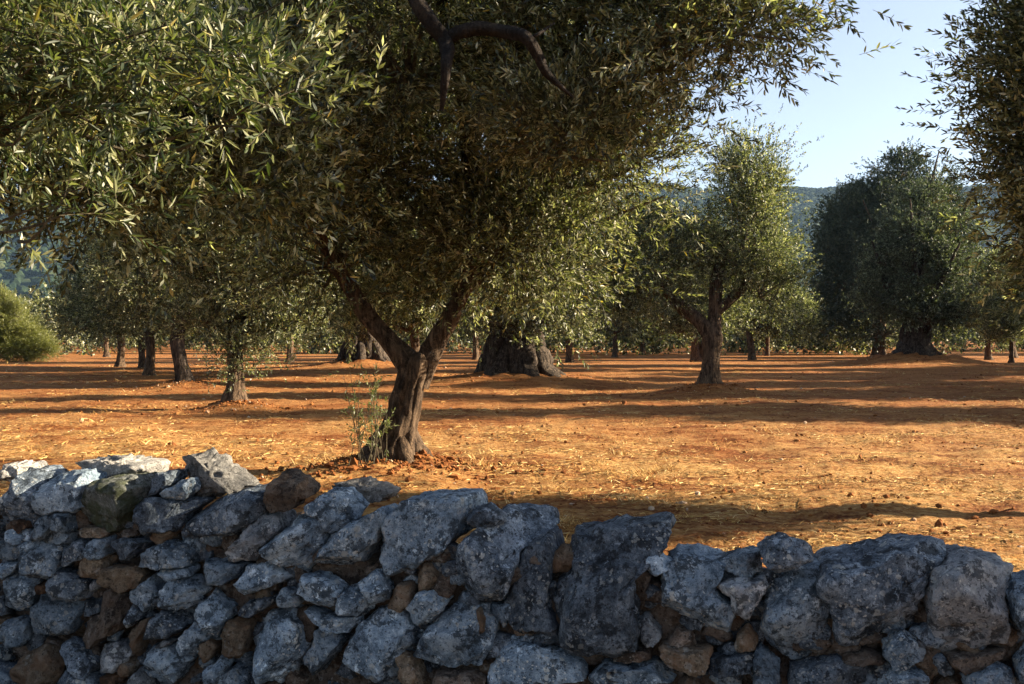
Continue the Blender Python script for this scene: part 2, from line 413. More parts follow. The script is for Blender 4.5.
def rock(poly, depth, seed, sub, front=0.0, rough=1.0):
    """a broken stone whose front outline is poly (u, z in metres); returns vertices in wall axes u, n, z"""
    rng = np.random.default_rng(seed)
    P = np.array(poly, float)
    # area centroid
    x, y = P[:, 0], P[:, 1]; x1, y1 = np.roll(x, -1), np.roll(y, -1)
    cr = x * y1 - x1 * y; A = cr.sum() / 2
    c = np.array([((x + x1) * cr).sum(), ((y + y1) * cr).sum()]) / (6 * A)
    size = math.sqrt(abs(A))
    v, f = get_ico(sub)
    th = np.arctan2(v[:, 2], v[:, 0])
    # outline radius by angle
    ta = np.linspace(-np.pi, np.pi, 181); rr = np.zeros(181)
    for j, a in enumerate(ta):
        d = np.array([math.cos(a), math.sin(a)]); best = 0
        for (p, q) in zip(P - c, np.roll(P, -1, 0) - c):
            e = q - p; den = d[0] * e[1] - d[1] * e[0]
            if abs(den) < 1e-12: continue
            t = (p[0] * e[1] - p[1] * e[0]) / den; s = (p[0] * d[1] - p[1] * d[0]) / den
            if t > 0 and -1e-6 <= s <= 1 + 1e-6: best = max(best, t)
        rr[j] = best if best > 0 else size * .5
    r = np.interp(th, ta, rr)
    cn = np.clip(np.hypot(v[:, 0], v[:, 2]), 0, 1); dn = v[:, 1]
    rho = cn ** 0.36
    q = np.stack([np.cos(th) * r * rho, np.sign(dn) * np.abs(dn) ** 0.48 * depth, np.sin(th) * r * rho], -1)
    # chipped facets
    for j in range(9):
        nv = rng.normal(0, 1, 3); nv[1] = abs(nv[1]) * 1.1 + 0.15 if j < 4 else nv[1]
        nv /= np.linalg.norm(nv)
        h = (q @ nv).max(); cut = h * rng.uniform(0.60, 0.84) if j < 4 else h * rng.uniform(0.86, 0.99)
        over = np.maximum(q @ nv - cut, 0)
        q = q - over[:, None] * nv * 0.98
    nrm = unit(q / np.array([max(r.mean(), 1e-3), depth, max(r.mean(), 1e-3)]))
    p0 = q + rng.uniform(0, 50, 3)
    n1 = fbm(p0 * (2.2 / size), 3, seed % 97)
    rid = 1 - np.abs(vnoise(p0 * (5.0 / size), seed % 89)) * 2
    n3 = fbm(p0 * 28, 3, seed % 83, 0.6)
    q = q + nrm * (n1 * 0.030 * size * rough + rid * 0.036 * size * rough + n3 * 0.0075 * rough)[:, None]
    q[:, 1] += -depth + front + 0.012
    q[:, 0] += c[0]; q[:, 2] += c[1]
    return q, f, size

def to_world(q):
    return W0 + q[:, :1] * WE + q[:, 1:2] * WN + q[:, 2:3] * WZ

def parse(txt):
    out = []
    for l in txt.strip().split('\n'):
        a = l.split()
        out.append((a[0], int(a[1]) / 1000, [tuple(int(s) / 1000 for s in p.split(',')) for p in a[2:]]))
    return out

# front outlines of the wall's stones on its face: kind, setback, then u,z in millimetres
STONES = parse('''
d 0 -34,981 57,987 121,970 130,908 121,799 94,763 21,756 -34,761
b 0 112,822 139,916 170,968 238,985 309,991 348,954 344,862 313,838 229,839 139,800
m 0 322,777 326,869 340,923 405,964 535,972 587,932 583,841 570,773 501,755 362,756
d 60 614,977 657,998 734,1008 738,978 666,918 627,905
b 30 686,920 753,971 804,984 808,932 787,908 728,887
d 0 587,872 638,908 706,903 789,898 856,897 773,842 756,774 672,770 638,723 604,737 587,804
d 0 773,775 807,864 892,906 1038,941 1149,941 1165,897 1120,858 1050,810 984,758 951,715 892,728 807,731
b 0 112,714 139,800 175,821 224,819 229,773 184,705
b 0 229,835 282,829 295,761 264,736 242,758
b 20 163,689 208,749 275,717 257,678 176,681
r 20 8,752 49,765 95,763 99,740 67,715 40,734
b 0 2,724 48,742 103,713 112,683 57,668 2,693
b 0 -34,683 30,678 75,657 71,626 21,608 -34,613
b 0 71,548 75,665 130,695 220,680 248,655 229,534 139,537
d 10 243,594 247,672 292,701 376,713 385,636 327,618 274,596
t 20 324,727 337,747 390,750 460,737 443,718 346,713
b 10 380,640 389,694 459,713 446,666 450,636 398,629
d 0 458,662 475,693 535,718 604,714 651,687 612,658 570,637 484,640
t 20 646,720 680,774 751,770 718,719 692,699
b 0 587,615 655,679 714,705 839,696 835,629 706,611
k 30 518,746 566,752 583,722 531,720
b 0 -25,587 57,607 48,560 2,530 -25,532
b 0 -16,517 39,547 134,526 130,479 94,376 48,369 -16,372
r 30 100,493 127,518 177,513 173,478 114,470
d 0 197,475 229,581 291,558 388,533 362,463 264,464
t 10 323,565 332,612 389,634 450,629 433,571 398,543 363,544
p 20 359,496 373,523 416,549 434,523 399,506
t 0 453,552 466,598 578,608 629,585 604,531 535,512 475,523
b 0 565,513 612,561 655,594 676,543 706,477 680,460 646,466 638,431 608,448 578,476
b 10 661,569 699,601 808,619 829,586 741,559 682,559
b 0 710,477 727,538 756,566 831,578 889,533 864,480 789,456 722,463
b 0 107,315 116,470 184,475 229,458 344,450 335,407 264,280 184,297
k 0 340,354 370,394 432,414 440,491 484,508 553,482 561,377 449,324 388,274 344,286 357,332
d 30 329,429 356,466 409,450 400,411 338,387
d 20 543,378 547,469 599,434 607,405 564,371
b 10 -25,349 85,357 94,287 39,236 -25,247
t 10 545,328 571,375 652,411 648,380 614,333 610,264 580,247
d 10 627,326 674,435 749,447 833,438 808,391 741,349 665,336
p 30 669,304 711,330 753,329 703,299
b 0 764,317 789,363 839,404 892,415 938,403 946,352 889,311 839,270 789,289
t 0 12,136 57,202 157,272 229,262 260,226 246,137 184,111 94,104 2,96
d 10 256,245 274,293 354,275 415,219 380,170 327,166 274,208
p 10 411,242 441,290 502,302 563,276 545,191 441,183
t 20 521,178 538,248 581,229 573,182 547,173
b 0 621,253 629,292 731,303 831,262 789,222 739,158 672,152 621,208
d 10 243,144 265,176 398,164 424,120 247,98
p 10 571,171 605,211 635,183 640,139 563,132
r 20 425,163 521,178 538,126 425,117
b 20 843,436 868,489 901,506 910,418 860,399
t 20 855,317 913,351 942,324 913,277 880,252
b 0 851,642 941,640 1055,638 1047,601 958,567 892,563 851,598
b 0 970,531 1039,586 1079,640 1151,658 1230,597 1175,569 1039,524 982,517
b 0 892,519 913,531 998,474 990,436 941,367 908,394 892,422 867,495
d 10 1009,442 1057,493 1130,516 1185,520 1138,480 1081,447
t 10 948,298 992,426 1033,436 1081,425 1061,365 1049,305 1001,287
b 0 1063,361 1095,422 1167,503 1230,496 1285,428 1289,341 1254,274 1230,199 1103,189 1067,303
b 10 1181,512 1209,557 1241,556 1280,522 1280,500 1225,500
b 0 1246,584 1269,603 1355,615 1417,601 1448,567 1417,512 1371,505 1308,530 1262,556
b 0 1428,523 1463,572 1516,579 1562,539 1562,496 1524,473 1493,485 1440,485
b 0 1524,600 1558,641 1592,626 1633,579 1610,528 1577,522 1546,559
b 10 1288,461 1304,487 1350,480 1381,467 1512,469 1504,433 1466,416 1405,422 1350,444
b 10 1296,317 1331,348 1350,422 1435,406 1455,372 1397,310 1374,258 1335,241 1311,282
b 0 1459,368 1493,421 1562,482 1622,514 1704,506 1748,460 1755,397 1711,338 1681,293 1674,230 1493,214 1463,304
b 10 886,226 952,287 992,257 943,186 886,167
b 10 952,202 1033,282 1065,211 1073,168 952,158
t 30 1625,542 1655,593 1708,604 1723,541 1678,503 1633,514
k 40 1273,364 1281,423 1329,426 1321,389 1289,343
p 0 945,686 966,731 1055,823 1127,863 1171,854 1191,807 1135,732 1111,680 1047,647 958,664
b 0 1115,709 1175,770 1238,846 1301,891 1355,858 1371,779 1340,706 1293,632 1238,636 1151,682
b 30 1286,893 1357,947 1419,949 1496,887 1465,835 1396,796 1349,809 1333,851
b 0 1320,648 1371,744 1409,803 1501,850 1584,896 1607,854 1584,782 1524,730 1501,636 1386,623
b 0 1585,711 1600,860 1661,916 1767,938 1916,948 1938,874 1887,801 1786,725 1730,675 1635,627 1600,643
t 50 1719,663 1756,679 1808,640 1801,604 1741,558 1726,600
d 0 1831,605 1868,704 1904,803 1975,882 2032,912 2096,911 2193,908 2218,852 2152,828 2117,779 2110,710 2085,606 2046,549 1997,539 1925,555 1911,589 1839,591
d 80 1917,901 1932,933 1990,942 2041,913 2048,885 1975,868 1924,851
d 10 2026,421 2037,518 2086,590 2114,729 2121,784 2163,827 2219,843 2240,749 2226,660 2226,544 2260,486 2264,401 2219,394 2149,423 2093,433
d -20 2244,753 2265,806 2300,848 2417,874 2553,894 2636,904 2639,857 2586,804 2569,753 2532,701 2532,616 2539,482 2536,431 2417,408 2296,399 2279,429 2265,513 2244,598
b 30 2555,715 2571,789 2604,794 2657,764 2644,743 2584,700
k 40 2490,706 2524,711 2584,684 2564,629 2554,562 2530,554 2520,640
b 0 2577,621 2613,715 2659,787 2730,794 2775,780 2832,760 2819,714 2794,667 2800,628 2857,593 2863,516 2832,481 2762,482 2743,540 2704,544 2639,565 2587,582
b 50 2780,769 2838,795 2895,824 2952,827 2952,755 2921,720 2838,729
p 0 2791,654 2813,687 2870,710 2964,722 2973,690 2945,624 2920,597 2907,545 2892,530 2863,580 2844,631
b 0 2944,505 2970,638 2992,745 3024,756 3139,772 3158,682 3164,569 3173,489 3158,446 3071,423 2992,443
p 30 2525,518 2558,540 2611,491 2617,471 2578,435 2558,434
k 40 2630,462 2676,499 2709,495 2735,444 2689,440 2636,450
t 10 2586,409 2625,452 2678,442 2781,447 2794,425 2762,377 2736,368 2658,388
k 30 2444,385 2491,409 2578,428 2584,389 2491,375
b 0 1997,291 2032,363 2053,406 2103,426 2193,396 2297,383 2344,367 2351,287 1997,257
b 0 2374,316 2414,372 2495,359 2600,377 2665,340 2659,313 2374,282
d 10 2762,370 2781,411 2857,423 2926,448 2926,384 2832,363
b 10 2926,338 2926,442 2951,463 3007,422 3007,345
t 30 2863,450 2876,497 2908,525 2939,488 2933,455 2870,437
d -20 3124,714 3151,786 3271,813 3389,854 3498,880 3533,878 3536,834 3492,797 3479,735 3466,699 3440,636 3460,513 3427,503 3363,533 3224,481 3198,493 3184,577 3130,672
p 0 3470,674 3496,793 3547,830 3598,846 3661,829 3742,809 3723,751 3704,695 3704,525 3635,506 3534,484 3528,415 3496,454 3470,507
b 0 3711,723 3742,779 3803,789 3803,559 3735,568 3714,662
b -20 3327,506 3389,555 3431,524 3437,490 3395,441 3356,438 3336,468
k 30 3203,455 3277,472 3344,466 3337,441 3230,436
d 0 3043,403 3200,444 3293,440 3293,367 3043,346
b 0 3320,397 3359,421 3444,425 3470,406 3470,368 3320,355
k 20 3532,477 3640,492 3703,504 3697,476 3621,428 3538,422
b 0 3579,411 3635,450 3686,468 3723,437 3748,391 3579,377
b 10 3732,468 3763,525 3806,528 3806,433 3738,414
b 0 1703,520 1751,572 1802,585 1868,572 1831,521 1765,447 1736,452 1710,485
b 0 1725,346 1751,404 1809,492 1911,547 1983,538 2025,500 2018,403 1983,338 1875,309 1773,329
t 40 1961,525 1979,534 1997,444 1982,422 1968,463
b 10 1673,416 1718,427 1721,385 1688,361 1673,367
t 10 1666,345 1710,342 1747,295 1762,240 1666,232
k 30 1763,283 1866,291 1996,308 1989,252 1770,234
''')
LOOSE = parse('''
k 20 1140,889 1164,948 1204,994 1244,1001 1291,978 1322,940 1315,907 1275,894 1244,857 1164,850 1144,867
k 20 2945,813 2964,850 3008,858 3082,846 3119,815 3106,789 3057,761 2995,741 2964,769
w 150 685,1006 719,1023 780,1029 823,1010 866,973 934,929 976,915 976,896 866,885 780,870 737,899 732,953
w 220 140,961 192,983 377,984 487,980 505,936 432,877 377,916 238,923 177,917
w 220 1310,920 1400,930 1489,915 1561,895 1513,866 1417,866 1368,887
w 200 -204,945 -145,963 -68,953 -58,904 -155,892
''')

def area(P):
    return abs(sum(P[i][0] * P[(i + 1) % len(P)][1] - P[(i + 1) % len(P)][0] * P[i][1] for i in range(len(P)))) / 2

wall_pos = W0 + WE * 1.87
wall = empty('dry_stone_wall', tuple(wall_pos), 'dry stone wall of rough grey limestone blocks along the front of the grove', 'stone wall')
order = sorted(range(len(STONES)), key=lambda i: -area(STONES[i][2]))
chips = Geo(); CH = ['b', 'd', 't', 'k', 'r', 'p', 'm', 'w']; chm = [M[c] for c in CH]
for rank, i in enumerate(order):
    kd, off, P = STONES[i]
    s = math.sqrt(area(P)); top = max(p[1] for p in P) > 0.80 - 0.03 * P[0][0]
    if top: P = [(p[0], p[1] - (0.030 if P[0][0] < 1.7 else 0.055) * max(0, min(1, (p[1] - 0.62) / 0.2))) for p in P]
    depth = min(0.23, max(0.07, s * (0.62 if not top else 0.8)))
    q, f, size = rock(P, depth, 100 + i * 7, 5 if s > 0.085 else 4, -off + ((i * 37) % 11 - 5) * 0.0028)
    if rank < 99:
        c = q.mean(0); cw = to_world(c[None])[0]
        g = Geo(); g.add(to_world(q) - cw, None, f)
        o = link('stone', g.mesh('stone', [M[kd]]), wall, tuple(cw - wall_pos))
        if kd in 'tkr': o['label'] = 'brownish stone stained by iron and soil'
        if kd == 'm': o['label'] = 'squarish stone with green moss on its face'
    else:
        chips.add(to_world(q) - wall_pos, None, f, CH.index(kd))
# small packing stones, the heart of the wall and the courses below
rng = random.Random(5)
def blob(u, nn, z, s, kd, seed, sub=3, rough=1.3):
    k = rng.randint(6, 8); P = []
    for j in range(k):
        a = 2 * math.pi * (j + rng.uniform(-.25, .25)) / k; r = s * rng.uniform(.75, 1.15)
        P.append((u + r * math.cos(a) * 1.15, z + r * math.sin(a) * .85))
    q, f, _ = rock(P, s * rng.uniform(.7, 1.0), seed, sub, nn, rough)
    chips.add(to_world(q) - wall_pos, None, f, CH.index(kd))
sd_ = 5000
for a in range(420):                       # packing just behind the face
    u = rng.uniform(-0.3, 4.0); z = rng.uniform(0.10, 0.80 - 0.035 * u)
    blob(u, -rng.uniform(0.07, 0.13), z, rng.uniform(.035, .06), rng.choice('bdddkkkt'), sd_, 3); sd_ += 1
# the rubble heart: one lumpy mass that closes the joints
cu = np.linspace(-1.3, 5.0, 190); cs = np.linspace(0, 1, 60)
U, S = np.meshgrid(cu, cs, indexing='ij')
top = 0.76 - 0.036 * U
sn = np.where(S < .4, 0, np.where(S < .6, (S - .4) / .2, 1.0)); sz = np.where(S < .4, S / .4, np.where(S < .6, 1.0, (1 - S) / .4))
q = np.stack([U.ravel(), (-0.13 - 0.30 * sn).ravel(), (sz * top - .02).ravel()], -1)
q = q + np.stack([vnoise(q * 14, 61), vnoise(q * 14, 62) * 1.2 - .2, vnoise(q * 14, 63)], -1) * 0.035
ii = np.arange(U.size).reshape(U.shape)
chips.add(to_world(q) - wall_pos, np.stack([ii[:-1, :-1], ii[1:, :-1], ii[1:, 1:], ii[:-1, 1:]], -1).reshape(-1, 4), None, CH.index('k'))
for a in range(90):                       # heart and rear face
    u = rng.uniform(-0.9, 4.6); z = rng.uniform(0.05, 0.74 - 0.03 * u)
    blob(u, -rng.uniform(0.16, 0.42), z, rng.uniform(.09, .14), rng.choice('bbddk'), sd_, 3); sd_ += 1
for a in range(120):                       # lowest courses and the wall's run past both edges of the picture
    t = rng.random()
    if t < .5: u, z = rng.uniform(-1.2, 4.8), rng.uniform(0.02, 0.10)
    elif t < .75: u, z = rng.uniform(-1.3, -0.25), rng.uniform(0.05, 0.80)
    else: u, z = rng.uniform(4.0, 5.0), rng.uniform(0.05, 0.66)
    blob(u, -rng.uniform(0.0, 0.06), z, rng.uniform(.07, .13), rng.choice('bbbdp'), sd_, 4); sd_ += 1
o = link('packing_stones', chips.mesh('packing_stones', chm), wall, (0, 0, 0)); o['kind'] = 'stuff'

LL = [('loose_stone', 'rounded brown stone with a sunlit white right side, sitting on the wall top', 'stone'),
      ('loose_stone', 'dark rounded cap stone lying on the right half of the wall crest', 'stone'),
      ('loose_stone', 'jagged white sunlit rock standing highest on the left part of the wall', 'stone'),
      ('loose_stone', 'broad flat pale slab lit by sun behind the mossy block', 'stone'),
      ('loose_stone', 'low flat sunlit slab on the wall just in front of the forked olive trunk', 'stone'),
      ('loose_stone', 'pale sunlit flat stone at the left end of the wall top', 'stone')]
for i, (kd, off, P) in enumerate(LOOSE):
    s = math.sqrt(area(P))
    if i == 1: kd = 'd'; P = [(p[0], p[1] - .02) for p in P]
    q, f, _ = rock(P, [.085, .07, .12, .13, .12, .1][i], 900 + i * 3, 5, -off + 0.02, 1.9 if kd == 'w' else 1.0)
    c = q.mean(0); c[2] = q[:, 2].min(); cw = to_world(c[None])[0]
    g = Geo(); g.add(to_world(q) - cw, None, f)
    o = link(LL[i][0], g.mesh('loose_stone', [M[kd]]), None, tuple(cw))
    tag(o, LL[i][1], LL[i][2], 'loose stones on top of the wall')
# ------------------------------------------------------------------ trees
def spline(pts, n):
    """Catmull-Rom through pts (rows x,y,z,r)"""
    P = np.array(pts, float); P = np.vstack([2 * P[0] - P[1], P, 2 * P[-1] - P[-2]])
    m = len(P) - 3; t = np.linspace(0, m - 1e-6, n); i = t.astype(int); f = (t - i)[:, None]
    a, b, c, d = P[i], P[i + 1], P[i + 2], P[i + 3]
    return 0.5 * (2 * b + (c - a) * f + (2 * a - 5 * b + 4 * c - d) * f ** 2 + (3 * b - a - 3 * c + d) * f ** 3)

def tube(g, pts, sides=8, rows=12, mat=0, ridge=0.0, seed=0, lobes=5, twist=1.2, cap=False):
    S = spline(pts, rows) if len(pts) > 2 or rows > 2 else np.array(pts, float)
    p, r = S[:, :3], np.maximum(S[:, 3], 0.001)
    tn = unit(np.gradient(p, axis=0))
    ref = np.array([0.13, 1.0, 0.07]); u = unit(np.cross(tn, ref)); v = np.cross(tn, u)
    th = np.linspace(0, 2 * np.pi, sides, endpoint=False)
    rad = np.repeat(r[:, None], sides, 1)
    if ridge:
        s = np.linspace(0, 1, rows)[:, None]
        ph = seed * 1.7
        rad = rad * (1 + ridge * (0.55 * np.sin(lobes * th + twist * 2.2 * s + ph) + 0.35 * np.sin((lobes * 2 + 1) * th - twist * 3 * s + ph * 2)
                     + 0.2 * np.sin((lobes * 4 + 1) * th + twist * 5 * s)))
    V = p[:, None] + u[:, None] * (np.cos(th)[None, :, None] * rad[..., None]) + v[:, None] * (np.sin(th)[None, :, None] * rad[..., None])
    V = V.reshape(-1, 3)
    if ridge:
        ctr = np.repeat(p, sides, 0); dr = unit(V - ctr)
        k = np.minimum(rad.ravel(), .3 + .25 * rad.ravel())
        V = V + dr * (k * (0.16 * fbm(V * np.array([4, 4, 1.6]) + seed, 4, seed) + 0.06 * fbm(V * np.array([22, 22, 5.0]), 3, seed + 5)) * min(1.5, ridge * 6))[:, None]
    i = np.arange(rows * sides).reshape(rows, sides); j = np.roll(i, -1, 1)
    q = np.stack([i[:-1], j[:-1], j[1:], i[1:]], -1).reshape(-1, 4)
    g.add(V, q, None, mat)
    if cap:
        n0 = len(V); top = i[-1]
        g.add(np.vstack([V[top], p[-1:] + tn[-1:] * r[-1] * .3]), None, np.array([[a, (a + 1) % sides, sides] for a in range(sides)]), mat)

def add_leaves(g, P, D, L, pairs, ll, lw, rng, hexa, stems, tint0=0.0, droop=0.25, mat=0, twig_mat=1, stem_r=0.0016):
    """twigs at P along D with opposite pairs of narrow leaves"""
    N = len(P); J = pairs * 2 + 1
    L = np.asarray(L)[:, None]
    rv = rng.normal(0, 1, (N, 3)); u = unit(np.cross(D, rv)); v = np.cross(D, u)
    s = (np.arange(J) // 2 + 1) / pairs; s[-1] = 1.0
    s = np.clip(s[None] + rng.normal(0, 0.02, (N, J)), 0.05, 1.03)
    pos = P[:, None] + D[:, None] * (L * s)[..., None]
    pos[..., 2] -= droop * L * s ** 2
    ang = (np.arange(J) // 2 % 2) * (np.pi / 2) + (np.arange(J) % 2) * np.pi
    ang = ang[None] + rng.normal(0, 0.4, (N, J))
    side = u[:, None] * np.cos(ang)[..., None] + v[:, None] * np.sin(ang)[..., None]
    op = 0.9 - 0.45 * s + rng.normal(0, 0.15, (N, J)); op[:, -1] = 0.1
    dd = D[:, None] * np.cos(op)[..., None] + side * np.sin(op)[..., None] + rng.normal(0, 0.13, (N, J, 3))
    dd[..., 2] -= droop * 0.6 * s
    dd = unit(dd)
    up = np.array([0, 0, 1.0]) + rng.normal(0, 0.65, (N, J, 3))
    w = unit(np.cross(dd, up)); nn = np.cross(w, dd)
    l = ll * rng.uniform(0.6, 1.2, (N, J)) * (1 - 0.25 * (s > .93)); wd = lw * rng.uniform(0.8, 1.2, (N, J)) * 0.5
    keep = (rng.random((N, J)) < 0.93).ravel()
    b = pos.reshape(-1, 3)[keep]; dd = dd.reshape(-1, 3)[keep]; w = w.reshape(-1, 3)[keep]; nn = nn.reshape(-1, 3)[keep]
    l = l.ravel()[keep][:, None]; wd = wd.ravel()[keep][:, None]
    tw = np.repeat(np.clip(rng.normal(0.40, 0.15, N), 0, .9), J)[keep]
    tint = np.clip(tw + rng.normal(0, 0.22, len(tw)) + tint0, 0, 0.97)
    tint = np.where(rng.random(len(tw)) < 0.012, 1.0, tint)
    n = len(b); i = np.arange(n)[:, None]
    if hexa:
        bend = nn * l * rng.normal(-0.05, 0.07, (n, 1))
        r1 = b + dd * l * .32 + w * wd * .95 + nn * wd * .25; r2 = b + dd * l * .70 + w * wd * .72 + nn * wd * .2 + bend * .5
        l1 = b + dd * l * .32 - w * wd * .95 + nn * wd * .25; l2 = b + dd * l * .70 - w * wd * .72 + nn * wd * .2 + bend * .5
        V = np.stack([b, r1, r2, b + dd * l + bend, l2, l1], 1).reshape(-1, 3)
        q = np.concatenate([i * 6 + np.array([[0, 1, 2, 3]]), i * 6 + np.array([[0, 3, 4, 5]])])
        g.add(V, q, None, mat, np.repeat(tint, 6))
    else:
        V = np.stack([b, b + dd * l * .45 + w * wd, b + dd * l, b + dd * l * .45 - w * wd], 1).reshape(-1, 3)
        g.add(V, i * 4 + np.array([[0, 1, 2, 3]]), None, mat, np.repeat(tint, 4))
    if stems:
        th = np.array([0, 2.094, 4.189]); ring = []
        for sv in (0.0, 0.5, 1.0):
            c = P + D * L * sv; c = c.copy(); c[:, 2] -= droop * L[:, 0] * sv ** 2
            rr = stem_r * (1.2 - 0.8 * sv)
            ring.append(c[:, None] + u[:, None] * (np.cos(th) * rr)[None, :, None] + v[:, None] * (np.sin(th) * rr)[None, :, None])
        V = np.stack(ring, 1).reshape(-1, 3); i = np.arange(N)[:, None] * 9
        q = np.concatenate([i + np.array([[k * 3 + a, k * 3 + (a + 1) % 3, k * 3 + 3 + (a + 1) % 3, k * 3 + 3 + a]]) for k in (0, 1) for a in range(3)])
        g.add(V, q, None, twig_mat)

def crown_points(lobes, nclust, rng, inner=0.3, shrink=0.0):
    lb = np.array(lobes, float); lb[:, 3:6] = np.maximum(lb[:, 3:6] - shrink, lb[:, 3:6] * .6); wgt = (lb[:, 3] * lb[:, 4] * lb[:, 5]) ** (2 / 3)
    k = rng.choice(len(lb), nclust, p=wgt / wgt.sum())
    d = unit(rng.normal(0, 1, (nclust, 3))); rho = inner + (1 - inner) * rng.random(nclust) ** 0.55
    return lb[k, :3] + d * lb[k, 3:6] * rho[:, None], d, k, rho

def crown(lobes, nclust, twigs, ll, lw, seed, sigma=0.30, pairs=6, tw_len=(0.16, 0.34), hexa=False, stems=False, boughs=True,
          leafmat='leaf', droop=0.08, tint0=0.0, bough_r=0.016, inner=0.5, zmin=None, clump=0.62):
    rng = np.random.default_rng(seed); g = Geo()
    nclust = int(nclust * clump); twigs = int(twigs / clump * .92); sigma = sigma * (1 + (1 - clump) * .3)
    c, d, k, rho = crown_points(lobes, nclust, rng, inner, sigma * .7)
    size = np.exp(rng.normal(0, 0.30, nclust))
    ct = np.clip(rng.normal(0, 0.07, nclust), -.15, .15)
    n = np.maximum(2, (twigs * size).astype(int))
    idx = np.repeat(np.arange(nclust), n); N = len(idx)
    off = rng.normal(0, 1, (N, 3)) * (sigma * .68 * size[idx])[:, None]
    # twigs fill a short bough along the outward direction
    along = rng.uniform(-0.9, 0.9, N) * sigma * 1.1 * size[idx]
    P = c[idx] + off * np.array([.8, .8, .7]) + d[idx] * along[:, None]
    D = unit(d[idx] * 0.75 + unit(off) * 0.55 + rng.normal(0, 0.45, (N, 3)) + np.array([0, 0, 0.42]))
    if zmin is not None:
        m = P[:, 2] > zmin; P, D, idx = P[m], D[m], idx[m]; N = len(P)
    L = rng.uniform(*tw_len, N)
    for part in range(0, N, 40000):
        sl = slice(part, part + 40000)
        add_leaves(g, P[sl], D[sl], L[sl], pairs, ll, lw, rng, hexa, stems, tint0, droop)
    if boughs:
        lb = np.array(lobes, float)
        for j in range(nclust):
            a = lb[k[j], :3] * np.array([.8, .8, 1]) + np.array([0, 0, -0.35 * lb[k[j], 5]]); e = c[j]
            mid = (a + e) / 2 + rng.normal(0, 0.12, 3) * np.linalg.norm(e - a) + np.array([0, 0, 0.05])
            r = bough_r * (1 + rng.random())
            tube(g, [(*a, r), (*mid, r * .7), (*(e + d[j] * sigma * .8), r * .25)], 4, 6, 1)
    return g.mesh('crown', [M[leafmat], M['twig']], False)

def limbs_to(lobes, fork, r0, seed, g, mat=0):
    rng = np.random.default_rng(seed)
    for l in lobes:
        e = np.array(l[:3]); a = np.array(fork, float)
        mid = a * .55 + e * .45 + rng.normal(0, .08, 3) * np.linalg.norm(e - a) + np.array([0, 0, -.05 * np.linalg.norm(e - a)])
        r = r0 * rng.uniform(.42, .62)
        tube(g, [(*(a + np.array([0, 0, -r0 * 1.0])), r * 1.15), (*a, r * 1.1), (*mid, r * .75), (*e, r * .4), (*(e + (e - mid) * .5), r * .15)], 9, 14, mat, 0.1, seed)

TREES = []
def buttresses(g, n, r_top, z_top, r_out, rad, seed):
    rng = np.random.default_rng(seed)
    for j in range(n):
        a = 6.283 * (j + rng.uniform(-.3, .3)) / n; s = rng.uniform(.75, 1.25); zt = z_top * rng.uniform(.7, 1.25)
        ca, sa = math.cos(a), math.sin(a)
        tube(g, [(r_top * .75 * ca, r_top * .75 * sa, zt * 1.5, rad * .5), (r_top * ca, r_top * sa, zt, rad * .8), (r_top * 1.22 * ca, r_top * 1.22 * sa, zt * .5, rad * s),
                 (r_out * .72 * ca, r_out * .72 * sa, .12, rad * s), (r_out * s * ca, r_out * s * sa, -.25, rad * .6)], 16, 30, 0, .18, seed + j, 3)

def tree(name, label, loc, trunk_pts, lobes, nclust, twigs, ll, lw, seed, group=None, bark='bark', ridge=0.14, limbs=None, butt=None, cat='tree', tl=5, **kw):
    z0 = gz(loc[0], loc[1]) - 0.05
    t = empty(name, (loc[0], loc[1], z0), label, cat, group)
    g = Geo()
    tube(g, trunk_pts, 28, 40, 0, ridge, seed, tl)
    if butt: buttresses(g, *butt, seed)
    if limbs is None:
        fork = trunk_pts[-1][:3]; limbs_to(lobes, fork, trunk_pts[-1][3], seed, g)
    else:
        for lp in limbs: tube(g, lp, 14, 22, 0, ridge * .8, seed + 3, 4)
    link('trunk', g.mesh('trunk', [M[bark]]), t)
    link('crown', crown(lobes, nclust, twigs, ll, lw, seed, **kw), t)
    TREES.append(t)
    return t

def copy_tree(t, loc, rz, sc, label, group, name=None):
    c = t.copy(); C.objects.link(c)
    c.location = (loc[0], loc[1], gz(*loc) - 0.05 if abs(loc[1]) < 150 else 0); c.rotation_euler = (0, 0, rz); c.scale = (sc, sc, sc)
    c['label'] = label; c['group'] = group
    for ch in t.children:
        d = ch.copy(); C.objects.link(d); d.parent = c
    return c

G = 'olive trees of the grove'

# -- the forked olive behind the wall
z0 = gz(-1.27, 10.8) - 0.07
mt = empty('olive_tree', (-1.27, 10.8, z0), 'olive with a twisted trunk forking low, nearest behind the middle of the wall', 'olive tree', G)
g = Geo()
tube(g, [(-.16, 0, -.15, .44), (-.13, 0, .0, .36), (-.09, 0, .12, .275), (-.03, 0, .30, .205), (.06, 0, .6, .165), (.13, 0, .9, .155), (.20, 0, 1.14, .165), (.22, 0, 1.24, .12)], 72, 110, 0, .17, 2, 4, 1.6)
for a, rr in ((0.3, .17), (1.7, .13), (2.9, .19), (4.1, .16), (5.2, .15)):        # roots spreading into the soil
    tube(g, [(.08 * math.cos(a), .08 * math.sin(a), .42, rr * .5), (.20 * math.cos(a) - .05, .20 * math.sin(a), .16, rr * .7), (.36 * math.cos(a) - .06, .34 * math.sin(a), .0, rr * .6), (.5 * math.cos(a), .5 * math.sin(a), -.22, rr * .3)], 16, 22, 0, .14, int(a * 9), 3)
tube(g, [(.08, -.14, .02, .09), (.12, -.12, .45, .065), (.21, -.10, .85, .062), (.28, -.06, 1.15, .075)], 16, 40, 0, .14, 7, 3)   # a cord of wood on the right flank
link('trunk', g.mesh('trunk', [M['bark']]), mt)
g = Geo()
